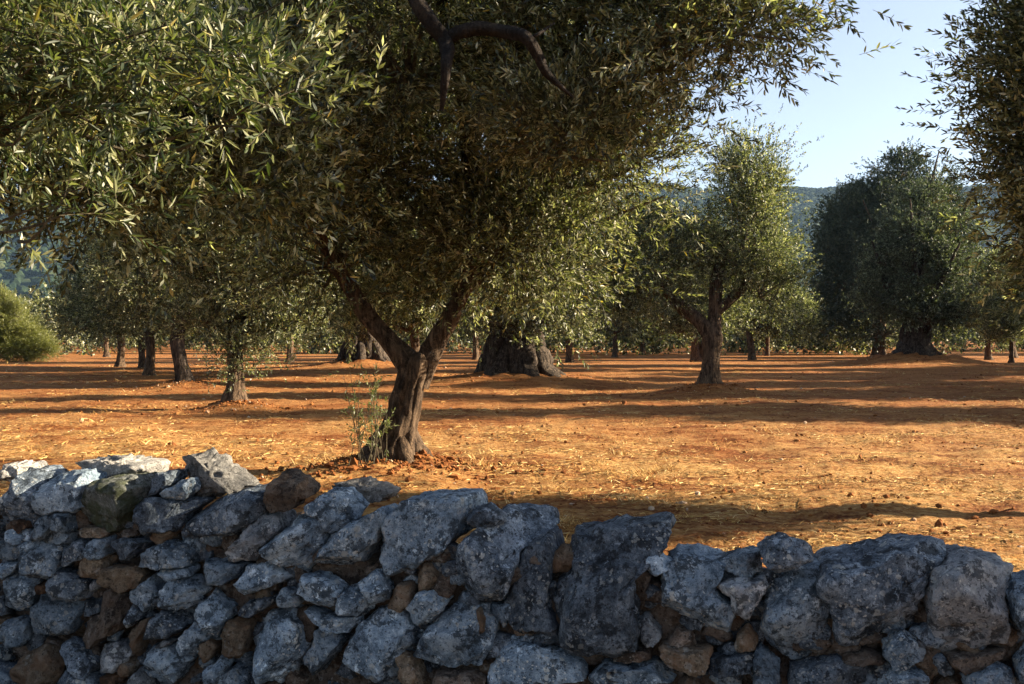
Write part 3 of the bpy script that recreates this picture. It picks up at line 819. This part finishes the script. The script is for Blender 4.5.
tube(g, [(.14, 0, .85, .11), (.09, 0, 1.10, .13), (-.12, .02, 1.36, .10), (-.38, .05, 1.66, .09), (-.62, .0, 2.05, .08), (-.85, -.3, 2.5, .08), (-1.1, -.8, 3.1, .06), (-1.5, -1.4, 3.8, .035)], 24, 60, 0, .13, 4, 4)
link('limb', g.mesh('limb', [M['bark']]), mt)
g = Geo()
tube(g, [(.22, 0, .85, .11), (.30, 0, 1.13, .135), (.46, .0, 1.44, .115), (.66, -.02, 1.82, .10), (.80, -.05, 2.25, .09), (.84, -.1, 2.75, .085), (.80, -.4, 3.3, .085), (1.0, -.9, 3.9, .07), (1.5, -1.7, 4.4, .04)], 24, 60, 0, .13, 6, 4)
tube(g, [(.72, -.02, 1.95, .09), (1.05, .15, 2.25, .07), (1.35, .2, 2.7, .045), (1.7, .1, 3.2, .02)], 12, 24, 0, .1, 8, 3)
link('limb', g.mesh('limb', [M['bark']]), mt)
# the bent dark bough hanging across the top of the picture
g = Geo()
tube(g, [(.80, -.3, 3.2, 0.066), (.72, -1.4, 4.2, 0.066), (.58, -2.8, 4.55, 0.061), (.52, -3.9, 4.15, 0.057), (.586, -4.05, 3.81, 0.054), (.695, -4.05, 3.64, 0.056), (.80, -4.05, 3.50, 0.054), (.818, -4.28, 3.25, 0.041), (.78, -4.2, 2.98, 0.016)], 18, 90, 0, .15 , 9, 4)
tube(g, [(.76, -4.05, 3.50, 0.037), (.88, -4.05, 3.565, 0.048), (1.037, -4.05, 3.60, 0.046), (1.188, -4.05, 3.58, 0.043), (1.36, -4.28, 3.47, 0.039), (1.448, -4.26, 3.347, 0.034), (1.516, -4.22, 3.23, 0.025), (1.7, -4.1, 3.1, 0.010)], 16, 60, 0, .14, 11, 4)
tube(g, [(1.38, -4.28, 3.45, 0.015), (1.47, -4.28, 3.50, 0.012), (1.57, -4.05, 3.64, 0.006)], 8, 12, 0, .1, 12, 3)
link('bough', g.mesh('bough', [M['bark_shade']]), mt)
main_lobes = [
    (1.35, -.3, 2.55, 1.15, 1.1, .85),       # lower right, in the sun
    (0.3, .6, 2.6, 1.0, 1.0, .8),
    (-.9, .4, 2.5, 1.1, 1.0, .85), (.3, .8, 2.15, 1.1, .8, .5),          # lower left, in shade
    (0.9, .3, 3.5, 1.5, 1.3, .9), (-.6, .2, 3.6, 1.4, 1.2, .9), (2.0, -.6, 3.3, 1.0, 1.1, .85),
    (-1.6, -1.0, 3.7, 1.4, 1.4, 1.2),
    (0.3, -1.6, 4.2, 1.6, 1.6, 1.1),
    (1.7, -2.0, 3.9, 1.2, 1.4, 1.1),
    (2.4, -2.9, 3.95, .85, 1.0, .85),
    (1.85, -2.9, 3.15, .8, .9, .55),
    (2.8, -3.2, 4.5, .85, 1.0, .7), (2.9, -3.6, 3.9, .6, .7, .5),
    (0.0, .8, 5.3, 2.0, 1.9, 1.3),
    (-1.2, -.6, 5.2, 1.8, 1.8, 1.1),
]
link('crown', crown(main_lobes, 800, 36, .078, .018, 21, sigma=.26, pairs=7, tw_len=(.16, .36), hexa=True, stems=True, droop=.05, clump=.5), mt)

# -- the olive whose boughs hang in from the left
nl = (-5.0, 6.6)
z0 = gz(*nl) - .05
t = empty('olive_tree', (*nl, z0), 'near olive whose leafy boughs hang over the left part of the wall', 'olive tree', G)
g = Geo()
tube(g, [(0, 0, -.1, .42), (0, 0, .2, .32), (.05, -.05, .8, .26), (.15, -.1, 1.4, .27), (.25, -.2, 1.7, .2)], 36, 50, 0, .16, 31, 5)
tube(g, [(.2, -.1, 1.5, .17), (.7, -.6, 2.2, .13), (1.3, -1.2, 2.8, .10), (2.0, -1.9, 3.1, .07), (2.6, -2.5, 3.15, .045), (3.2, -3.0, 2.95, .02)], 14, 40, 0, .12, 32, 4)
tube(g, [(.2, -.1, 1.5, .15), (-.4, .2, 2.3, .11), (-1.0, .6, 3.2, .07), (-1.6, .9, 4.0, .03)], 12, 26, 0, .12, 33, 4)
tube(g, [(.2, -.1, 1.5, .15), (.6, .1, 2.6, .11), (1.2, -.2, 3.4, .08), (2.0, -.6, 3.8, .04)], 12, 26, 0, .12, 34, 4)
link('trunk', g.mesh('trunk', [M['bark']]), t)
near_lobes = [(3.05, -3.0, 2.92, .62, .62, .38), (2.55, -2.6, 2.85, .6, .7, .42), (2.7, -2.8, 2.60, .45, .5, .24), (3.6, -3.1, 2.66, .42, .4, .22), (4.0, -3.25, 2.50, .26, .3, .13), (4.22, -3.25, 2.40, .14, .2, .06),
              (3.3, -3.1, 2.36, .30, .35, .14), (2.3, -2.2, 3.2, .8, .8, .5), (1.9, -1.6, 3.2, .9, .9, .6), (4.15, -2.6, 2.95, .22, .3, .10), (3.6, -3.15, 2.06, .20, .25, .13), (3.2, -2.9, 2.12, .28, .3, .16), (3.35, -3.0, 2.55, .4, .4, .25)]
far_lobes = [(2.0, .2, 2.9, 1.0, 1.0, .75), (2.9, .6, 3.2, 1.0, 1.0, .9), (0, 0, 3.9, 1.9, 1.9, 1.2), (1.2, -.8, 3.5, 1.3, 1.3, .9), (-1.2, .8, 3.8, 1.4, 1.4, 1.1)]
link('crown', crown(near_lobes, 190, 13, .066, .0140, 35, sigma=.13, pairs=7, tw_len=(.12, .26), hexa=True, stems=True, leafmat='leaf_near', clump=1.0, droop=.05, bough_r=.006, tint0=0), t)
link('crown', crown(far_lobes, 420, 36, .085, .022, 36, sigma=.3, pairs=7, hexa=False, stems=False), t)

# -- the fork-trunked olive on the right and other trees one can tell apart
tree('olive_tree', 'slim olive with a leaning forked trunk and two tall sunlit crown lobes, right of middle', (5.4, 25.9),
     [(0, 0, -.1, 0.400), (0, 0, .1, 0.304), (0.02, 0, .4, 0.240), (.05, 0, .9, 0.224), (.06, 0, 1.35, 0.240), (.06, 0, 1.6, 0.160)],
     [(1.1, 0, 4.3, 1.25, 1.4, 2.3), (1.0, 0, 5.5, 1.15, 1.2, 1.45), (1.0, 0, 3.6, 1.3, 1.4, 1.2), (1.7, 0, 2.7, .8, 1.0, 1.0), (-1.9, 0, 3.2, 1.6, 1.6, 1.6), (-1.5, .2, 4.0, 1.15, 1.3, 1.1), (-2.6, 0, 2.6, 1.1, 1.2, 1.0), (-.4, .6, 3.7, .9, 1.1, 1.0)],
     486, 30, .085, 0.030, 41, G, sigma=.26, pairs=5, tl=4,
     limbs=[[(.04, 0, 1.3, .24), (-.25, 0, 1.65, .20), (-.7, 0, 2.05, .17), (-1.2, 0, 2.5, .12), (-1.9, 0, 3.3, .06)],
            [(.1, 0, 1.3, .22), (.15, .1, 2.0, .18), (.2, .1, 2.8, .16), (.5, .1, 4.2, .08)],
            [(.15, .08, 1.95, .16), (.6, .05, 2.35, .14), (1.0, 0, 2.8, .11), (1.2, 0, 4.0, .05)]])
tree('olive_tree', 'small leafy olive with low twigs over its trunk, between the wall and the left trunks', (-5.77, 19.8),
     [(0, 0, -.1, 0.306), (0, 0, .15, 0.221), (.02, 0, .5, 0.170), (0, 0, 1.0, 0.162), (0.03, 0, 1.5, 0.145)],
     [(.1, 0, 2.5, 1.3, 1.3, 1.0), (-.8, 0, 3.3, 1.2, 1.3, 1.1), (1.1, 0, 3.1, 1.2, 1.3, 1.0), (.1, .2, 4.4, 1.6, 1.6, 1.1), (.9, -.1, 1.6, .75, .7, .6), (-.6, 0, 1.7, .8, .7, .55), (.2, -.3, 1.0, .5, .4, .5), (1.3, .2, 2.0, .7, .7, .6)],
     405, 30, .08, 0.024, 43, G, sigma=.25, pairs=6)
tree('olive_tree', 'dark curved olive trunk standing alone behind the small leafy olive on the left', (-9.9, 28.5),
     [(0.05, 0, -.1, 0.390), (0.05, 0, .15, 0.265), (-.05, 0, .6, 0.203), (-.15, 0, 1.1, 0.195), (-.1, 0, 1.6, 0.187), (.1, 0, 2.0, 0.156)],
     [(-1.2, 0, 3.4, 1.9, 2, 1.6), (1.2, .3, 3.3, 1.8, 1.9, 1.4), (0, 0, 5.2, 2.0, 2.0, 1.4), (-1.5, .6, 2.2, 1.0, 1.0, .8)], 405, 27, .09, 0.032, 45, G, sigma=.3, pairs=5, bark='bark_old_shaded')
tree('olive_tree', 'ancient olive with a massive split trunk on a mound, right behind the forked olive', (0.1, 32.0),
     [(0, 0, -.4, 1.05), (0, 0, .1, 1.0), (0, 0, .5, .92), (0.05, 0, .95, .82), (.1, 0, 1.5, .80), (.1, 0, 2.0, .75), (.1, 0, 2.4, .55)],
     [(0, 0, 4.4, 2.8, 2.8, 1.9), (-2.4, -.2, 3.2, 1.9, 2.0, 1.4), (2.6, .2, 3.3, 1.9, 2.0, 1.6), (1, 0, 5.8, 2.2, 2.2, 1.2), (.3, -1.9, 2.3, 1.9, .9, 1.0), (-1.3, -1.7, 2.2, 1.5, 1.0, 1.0), (1.8, -1.4, 2.2, 1.4, 1.0, 1.1), (.6, -2.2, 1.8, 1.0, .6, .6)], 513, 30, .095, 0.035, 47, G, bark='bark_old_shaded', ridge=.2, tl=5, butt=(10, .78, .95, 1.5, .25), sigma=.33, pairs=5)
tree('olive_tree', 'broad old olive trunk with spreading foot, seen left of the forked trunk in shade', (-7.5, 47.5),
     [(0, 0, -.3, 1.0), (0, 0, .1, .95), (0.1, 0, .6, .85), (.1, 0, 1.4, .75), (.2, 0, 2.2, .75), (.2, 0, 2.8, .6)],
     [(0, 0, 6.0, 3.4, 3.2, 2.4), (-2.6, 0, 4.8, 2.4, 2.4, 1.7), (2.6, 0, 4.9, 2.5, 2.5, 1.8), (0, 0, 8.0, 2.5, 2.5, 1.4)], 405, 30, .13, 0.051, 49, G, bark='bark_old_shaded', ridge=.18, tl=5, butt=(9, .75, .9, 1.45, .25), sigma=.42, pairs=5)
tree('olive_tree', 'large dark round olive on a soil mound, its crown nearly touching the ground', (22.4, 52.8),
     [(0, 0, -.3, 1.6), (0, 0, .2, 1.0), (0, 0, .8, .75), (.1, 0, 1.5, .7), (.1, 0, 2.0, .5)],
     [(0, 0, 4.2, 2.9, 2.8, 2.6), (.3, 0, 7.2, 2.1, 2.1, 2.3), (-1.9, 0, 3.2, 1.5, 1.6, 1.7), (1.9, 0, 5.3, 1.8, 1.8, 2.0), (-1.0, 0, 5.8, 1.7, 1.7, 1.7), (.7, 0, 8.7, 1.2, 1.2, 1.1), (-2.3, -.6, 5.2, 1.0, 1.0, 1.1), (2.2, -.6, 7.2, 1.0, 1.0, 1.2), (-.9, -1.8, 6.6, 1.2, .9, 1.2), (1.0, -2, 4.8, 1.3, 1.0, 1.2), (0, -1.4, 2.0, 2.5, 1.2, 1.2), (1.6, -.8, 1.9, 1.5, 1.2, 1.0)], 567, 30, .13, 0.049, 51, G, bark='bark_old_shaded', sigma=.4, pairs=5, leafmat='leaf_mid', ridge=.2)
tree('evergreen_tree', 'tall dark green broad tree towering behind the round olive on the right', (29.0, 75.0),
     [(0, 0, -.3, .8), (0, 0, .6, .5), (0, 0, 2.0, .45), (0, 0, 4, .4)],
     [(0, 0, 8, 4.4, 4.2, 4.8), (1.2, 0, 12.4, 3.4, 3.2, 3.0), (-3.2, 0, 6.8, 2.6, 2.6, 3.6), (3.6, 0, 9.4, 3, 3, 3.8), (-2.4, 0, 11.2, 2.6, 2.6, 2.6), (4.4, 0, 12.4, 2.5, 2.5, 2.6), (-4.2, -.5, 8.6, 1.7, 1.7, 1.9), (-1.2, -2.6, 9.6, 2.2, 1.6, 2.0), (2.2, -3, 11.4, 2.0, 1.4, 1.8), (-3.8, 0, 3.6, 1.8, 2, 2.4), (1.8, 0, 14.4, 2.5, 2.4, 2.1), (0, -1, 2.4, 4.2, 2, 2.0)], 837, 32, .19, 0.078, 53, None, sigma=.55, pairs=5, tw_len=(.25, .55), leafmat='leaf_dark', bough_r=.03)
tree('olive_tree', 'small rounded olive in sun behind the slim forked olive, right side', (16.4, 65.0),
     [(0, 0, -.1, 0.320), (0, 0, .6, 0.224), (-.1, 0, 1.4, 0.216), (-.2, 0, 2.2, 0.160)],
     [(1.8, 0, 3.6, 2.1, 2.1, 2.2), (-.3, 0, 4.8, 2.0, 2.0, 2.0), (3.4, 0, 2.6, 1.2, 1.2, 1.5)], 297, 27, .15, 0.061, 55, G, sigma=.42, pairs=5)
tree('olive_tree', 'double trunked olive in the distance directly behind the slim forked olive', (11.7, 60.0),
     [(0, 0, -.1, 0.425), (-.1, 0, .6, 0.289), (-.15, 0, 1.4, 0.255), (-.3, 0, 2.1, 0.212)],
     [(0, 0, 4.6, 2.6, 2.6, 2.0), (-2.2, 0, 4.4, 2.2, 2.2, 1.7), (.5, 0, 6.8, 2.0, 2, 1.6)], 310, 27, .15, 0.061, 57, G, sigma=.42, pairs=5,
     limbs=[[(.5, 0, -.1, .4), (.45, 0, .5, .28), (.5, 0, 1.4, .25), (.8, 0, 2.6, .18), (1.0, 0, 4.2, .08)], [(-.3, 0, 2.0, .22), (-.8, 0, 3.2, .14), (-1.6, 0, 4.4, .06)]])
# the tree that frames the picture on the right
tree('olive_tree', 'tall olive whose loose crown fills the upper right corner of the photo', (7.25, 8.6),
     [(-.1, -.3, -.1, .30), (-.1, -.3, .2, .20), (0, -.2, .8, .15), (.1, 0, 1.5, .15), (.1, .2, 2.0, .13)],
     [(0, 0, 3.3, 1.5, 1.0, 1.2), (-.7, .1, 4.6, 1.6, 1.0, 1.1), (-1.5, .1, 3.5, 1.1, .95, 1.1), (.5, 0, 5.2, 1.4, 1.0, .9), (-1.4, .1, 2.6, 1.0, .8, .8), (-1.95, .2, 3.9, .85, .85, 1.3), (-1.3, .2, 5.0, .8, .8, .8), (-1.7, .2, 2.75, .75, .7, .7)], 1250, 34, .085, .021, 61, G, sigma=.26, pairs=6, hexa=True, stems=True)
proto = tree('olive_tree', 'olive tree beyond the right edge of the photo, its shadow crossing the field', (14.5, 20.5),
     [(0, 0, -.1, .45), (0, 0, .2, .32), (.05, 0, .8, .27), (0, 0, 1.4, .26), (0, 0, 1.7, .2)],
     [(0, 0, 3.3, 2.2, 2.2, 1.4), (-1.4, .2, 3.0, 1.5, 1.5, 1.1), (1.4, -.2, 3.1, 1.5, 1.5, 1.2), (0, 0, 4.8, 1.8, 1.8, 1.1), (-.3, .2, 6.2, 1.6, 1.6, 1.2)], 420, 30, .10, 0.038, 63, G, sigma=.32, pairs=5)
low = tree('olive_tree', 'low young olive outside the right edge of the photo, shading the wall', (7.0, 3.72),
     [(0, 0, -.1, .2), (0, 0, .3, .13), (0, 0, 1.0, .12), (0, 0, 1.5, .1)],
     [(0, 0, 3.2, 1.3, 1.0, .85), (0, .25, 3.0, 1.0, .7, .8), (0, -.5, 2.7, 1.0, .7, .7)], 229, 32, .075, 0.030, 65, G, sigma=.2, pairs=6)
# more trees of the grove from the same kind, some added for their shade
far2 = tree('olive_tree', 'olive with a reddish sunlit trunk, farther back on the left', (-14.7, 38.5),
     [(0, 0, -.1, 0.315), (0, 0, .3, 0.195), (.05, 0, 1.0, 0.165), (0, 0, 1.7, 0.165)],
     [(0, 0, 3.8, 2.4, 2.4, 1.5), (-1.6, 0, 3.2, 1.6, 1.6, 1.2), (1.6, 0, 3.3, 1.6, 1.6, 1.2), (0, 0, 5.4, 1.8, 1.8, 1.2), (-1.9, .3, 2.3, 1.2, 1.2, .9), (1.9, -.3, 2.3, 1.2, 1.2, .9), (.2, 1.6, 2.2, 1.4, 1.0, .9)], 324, 27, .12, 0.049, 67, G, sigma=.38, pairs=5)
COP = [
    (far2, -20.2, 49.0, .7, 1.05, 'left one of two dark trunks standing close together far left'),
    (far2, -18.3, 47.0, 2.4, .95, 'right one of two dark trunks standing close together far left'),
    (far2, -32.0, 75.0, 4.0, 1.1, 'thin trunk farthest to the left on the sunlit soil'),
    (far2, -13.8, 59.0, 1.3, 1.15, 'dark stout olive between the pair of left trunks and the broad old trunk'),
    (far2, -11.5, 71.0, 3.1, 1.1, 'distant olive just left of the broad old trunk'),
    (far2, -32.5, 51.0, 0.2, 1.0, 'distant olive near the bright pine on the left'),
    (far2, 3.5, 58.0, 2.0, 1.2, 'distant olive behind the ancient trunk, right side'),
    (far2, -2.5, 66.0, 4.4, 1.2, 'distant olive behind the ancient trunk, left side'),
    (far2, 8.0, 74.0, 5.5, 1.1, 'distant olive left of the double trunked one'),
    (far2, 21.5, 80.0, 1.0, 1.0, 'low distant olive beside the tall dark evergreen'),
    (far2, 32.6, 65.0, 3.7, 1.15, 'olive with a straight thin trunk near the right edge, far back'),
    (far2, 30.5, 58.0, 0.9, .8, 'small olive with leaning stem right of the round dark olive'),
    (far2, 38.0, 72.0, 2.9, 1.2, 'distant olive half cut by the right edge'),
    (proto, 24.5, 27.5, 1.9, 1.15, 'olive tree far outside the right edge, second row'),
    (proto, 19.5, 31.5, 3.3, 1.1, 'olive tree outside the right edge, third row'),
    (proto, 30.0, 41.0, 0.4, 1.2, 'olive tree at the right edge of the grove, fourth row'),
    (proto, 28.0, 20.5, 5.0, 1.15, 'olive tree far outside the right edge, first row'),
    (proto, 34.0, 33.5, 4.1, 1.2, 'olive tree far outside the right edge, behind the second row'),
    (proto, 42.0, 56.0, 4.7, 1.25, 'olive tree behind the straight thin trunk, far right'),
    (proto, 18.6, 25.6, 0.3, 1.0, 'added shade-casting olive outside the right edge, between the first and second row'),  # this and the next two are added to throw shadow bands on the field
    (proto, 27.5, 45.5, 5.3, 1.1, 'added shade-casting olive just outside the right edge, behind the fourth row'),
    (proto, 34.5, 53.0, 2.0, 1.1, 'added shade-casting olive outside the right edge, in front of the half cut distant olive'),
    (far2, -3.9, 38.0, 0.4, 1.0, 'olive added for shade, hidden behind the trunk of the forked olive'),  # hidden olives down to the curved trunk are put in for ground shade
    (far2, 0.4, 43.0, 2.8, 1.1, 'olive added for shade, hidden behind the massive split trunk'),
    (far2, 9.4, 45.0, 1.7, 1.0, 'olive added for shade, its trunk hidden behind the slim forked olive'),
    (far2, -10.2, 35.0, 4.9, 1.0, 'olive added for shade, its trunk hidden behind the small leafy olive on the left'),
    (far2, -15.4, 44.3, 3.3, 1.05, 'olive added for shade, its trunk hidden behind the dark curved trunk'),
    (proto, 23.0, 36.5, 1.2, 1.05, 'olive tree outside the right edge, between the third and fourth row'),
    (far2, 36.5, 47.0, 2.2, 1.2, 'olive tree outside the right edge, in front of the straight thin trunk'),
    (far2, 11.5, 84.0, 0.6, 1.2, 'farthest olive behind the double trunked one'),
    (far2, 1.0, 80.0, 3.6, 1.2, 'farthest olive behind the ancient trunk'),
    (proto, 20.5, 19.6, 3.9, .9, 'smaller olive tree outside the right edge, beside the first row'),
    (proto, -16.5, 24.0, 2.6, 1.1, 'olive tree outside the left edge of the photo'),
]
for src, x, y, rz, sc, lab in COP: copy_tree(src, (x, y), rz, sc, lab, G)

# bright pine at the far left
pine_lobes = [(-.8, 0, 1.1, 1.6, 1.5, 1.1), (-1.9, 0, 2.6, 1.2, 1.2, 1.2), (-.5, -.3, 3.0, .7, .7, .9), (.9, 0, .9, .9, .9, .7), (.3, -.4, 1.9, .6, .6, .6), (-1.6, 0, 4.1, .6, .6, .7)]
tree('pine_tree', 'bright yellow green young pine in full sun at the far left', (-30.6, 60.0), [(0, 0, -.1, .2), (0, 0, 1.0, .14), (0, 0, 2.0, .1)], pine_lobes, 360, 27, .16, 0.019, 71, None,
     leafmat='leaf_pine', sigma=.3, pairs=8, tw_len=(.25, .5))

# sucker shoots beside the forked trunk
wd = empty('wild_shoot', (-1.52, 10.3, gz(-1.52, 10.3)), 'thin leafy green shoots growing left of the forked trunk', 'plant')
rng = np.random.default_rng(77); gs = Geo(); gl = Geo()
for a in range(16):
    b = rng.normal(0, .09, 3) * np.array([1, 1, 0]); tp = b + np.array([rng.normal(0, .10), rng.normal(0, .1), rng.uniform(.5, 1.05)])
    md = (b + tp) / 2 + rng.normal(0, .04, 3)
    tube(gs, [(*b, .005), (*md, .004), (*tp, .0015)], 5, 8)
    S = spline([(*b, 0), (*md, 0), (*tp, 0)], 7)[2:, :3]
    D = unit(rng.normal(0, .6, (5, 3)) + np.array([0, 0, .8]))
    add_leaves(gl, S, D, rng.uniform(.10, .2, 5), 5, .055, .014, rng, True, True, .2, .1)
link('stem', gs.mesh('stem', [M['twig']]), wd); link('foliage', gl.mesh('foliage', [M['weed'], M['twig']], False), wd)

# far rows of the grove: one green mass nobody could count
rng = np.random.default_rng(88); lob = []
for a in range(260):
    y = rng.uniform(82, 170); x = rng.uniform(-.75, .75) * y
    r = rng.uniform(1.8, 3.2); zc = r * .95 + rng.uniform(.0, .8)
    lob.append((x, y, zc, r * 1.2, r * 1.1, r * 1.0))
me = crown(lob, 8000, 14, .42, .2, 89, sigma=.7, pairs=3, tw_len=(.4, .8), boughs=False, inner=.5, zmin=.15, clump=1.0)
tag(link('far_grove', me), 'far rows of olive trees merging into one dark green band', 'trees', kind='stuff')

# ------------------------------------------------------------------ hills
def hill_h(x, y):
    p = np.stack([x, y, np.zeros_like(x)], -1)
    s = np.clip((y - 650) / 950, 0, 1); s = s * s * (3 - 2 * s)
    ridge = 252 + 20 * vnoise(p / np.array([420., 600, 1]) + 3, 50) + 8 * vnoise(p / 130, 51)
    return s * ridge - 3 + 6 * s * vnoise(p / 60, 52)
ys = np.linspace(640, 2300, 130); xs = np.linspace(-2600, 2600, 300)
Y, X = np.meshgrid(ys, xs, indexing='ij'); Z = hill_h(X.ravel(), Y.ravel())
i = np.arange(Y.size).reshape(Y.shape); q = np.stack([i[:-1, :-1], i[:-1, 1:], i[1:, 1:], i[1:, :-1]], -1).reshape(-1, 4)
g = Geo(); g.add(np.stack([X.ravel(), Y.ravel(), Z], -1), q); tag(link('hills', g.mesh('hills', [M['hill']])), kind='structure')
rng = np.random.default_rng(91); N = 26000
y = rng.uniform(760, 1650, N); x = np.where(rng.random(N) < .6, y * rng.uniform(.25, .45, N), y * rng.uniform(-.75, .75, N))
v0, f0 = get_ico(2); r = rng.uniform(3.0, 6.5, N)
V = v0[None] * (1 + rng.normal(0, .16, (N, len(v0), 1))) * (r[:, None] * np.array([1, 1, .85]))[:, None, :] + np.stack([x, y, hill_h(x, y) + r * .45], -1)[:, None]
F = f0[None] + (np.arange(N) * len(v0))[:, None, None]
g = Geo(); g.add(V.reshape(-1, 3), None, F.reshape(-1, 3), 0, np.repeat(rng.random(N), len(v0)))
tag(link('hill_wood', g.mesh('hill_wood', [M['canopy']], False)), 'dark wood covering the far blue hillside', 'wood', kind='stuff')

# ------------------------------------------------------------------ air
if HAZE > 0:
    bm = bmesh.new(); bmesh.ops.create_cube(bm, size=1)
    me = bpy.data.meshes.new('haze'); bm.to_mesh(me); bm.free()
    hz = link('haze', me); x0, x1, y0, y1, z0_, z1 = -7200, 7200, -60, 6200, -8, 330
    hz.location = ((x0 + x1) / 2, (y0 + y1) / 2, (z0_ + z1) / 2); hz.scale = (x1 - x0, y1 - y0, z1 - z0_)
    k = NT('air'); pv = k.n('ShaderNodeVolumePrincipled'); pv.inputs['Density'].default_value = HAZE
    pv.inputs['Color'].default_value = (0.40, 0.62, 0.95, 1); pv.inputs['Anisotropy'].default_value = 0.2
    k.l(pv.outputs[0], k.out.inputs['Volume']); me.materials.append(k.m)
    tag(hz, 'thin bluish air lying over the far hill', 'haze', kind='stuff')
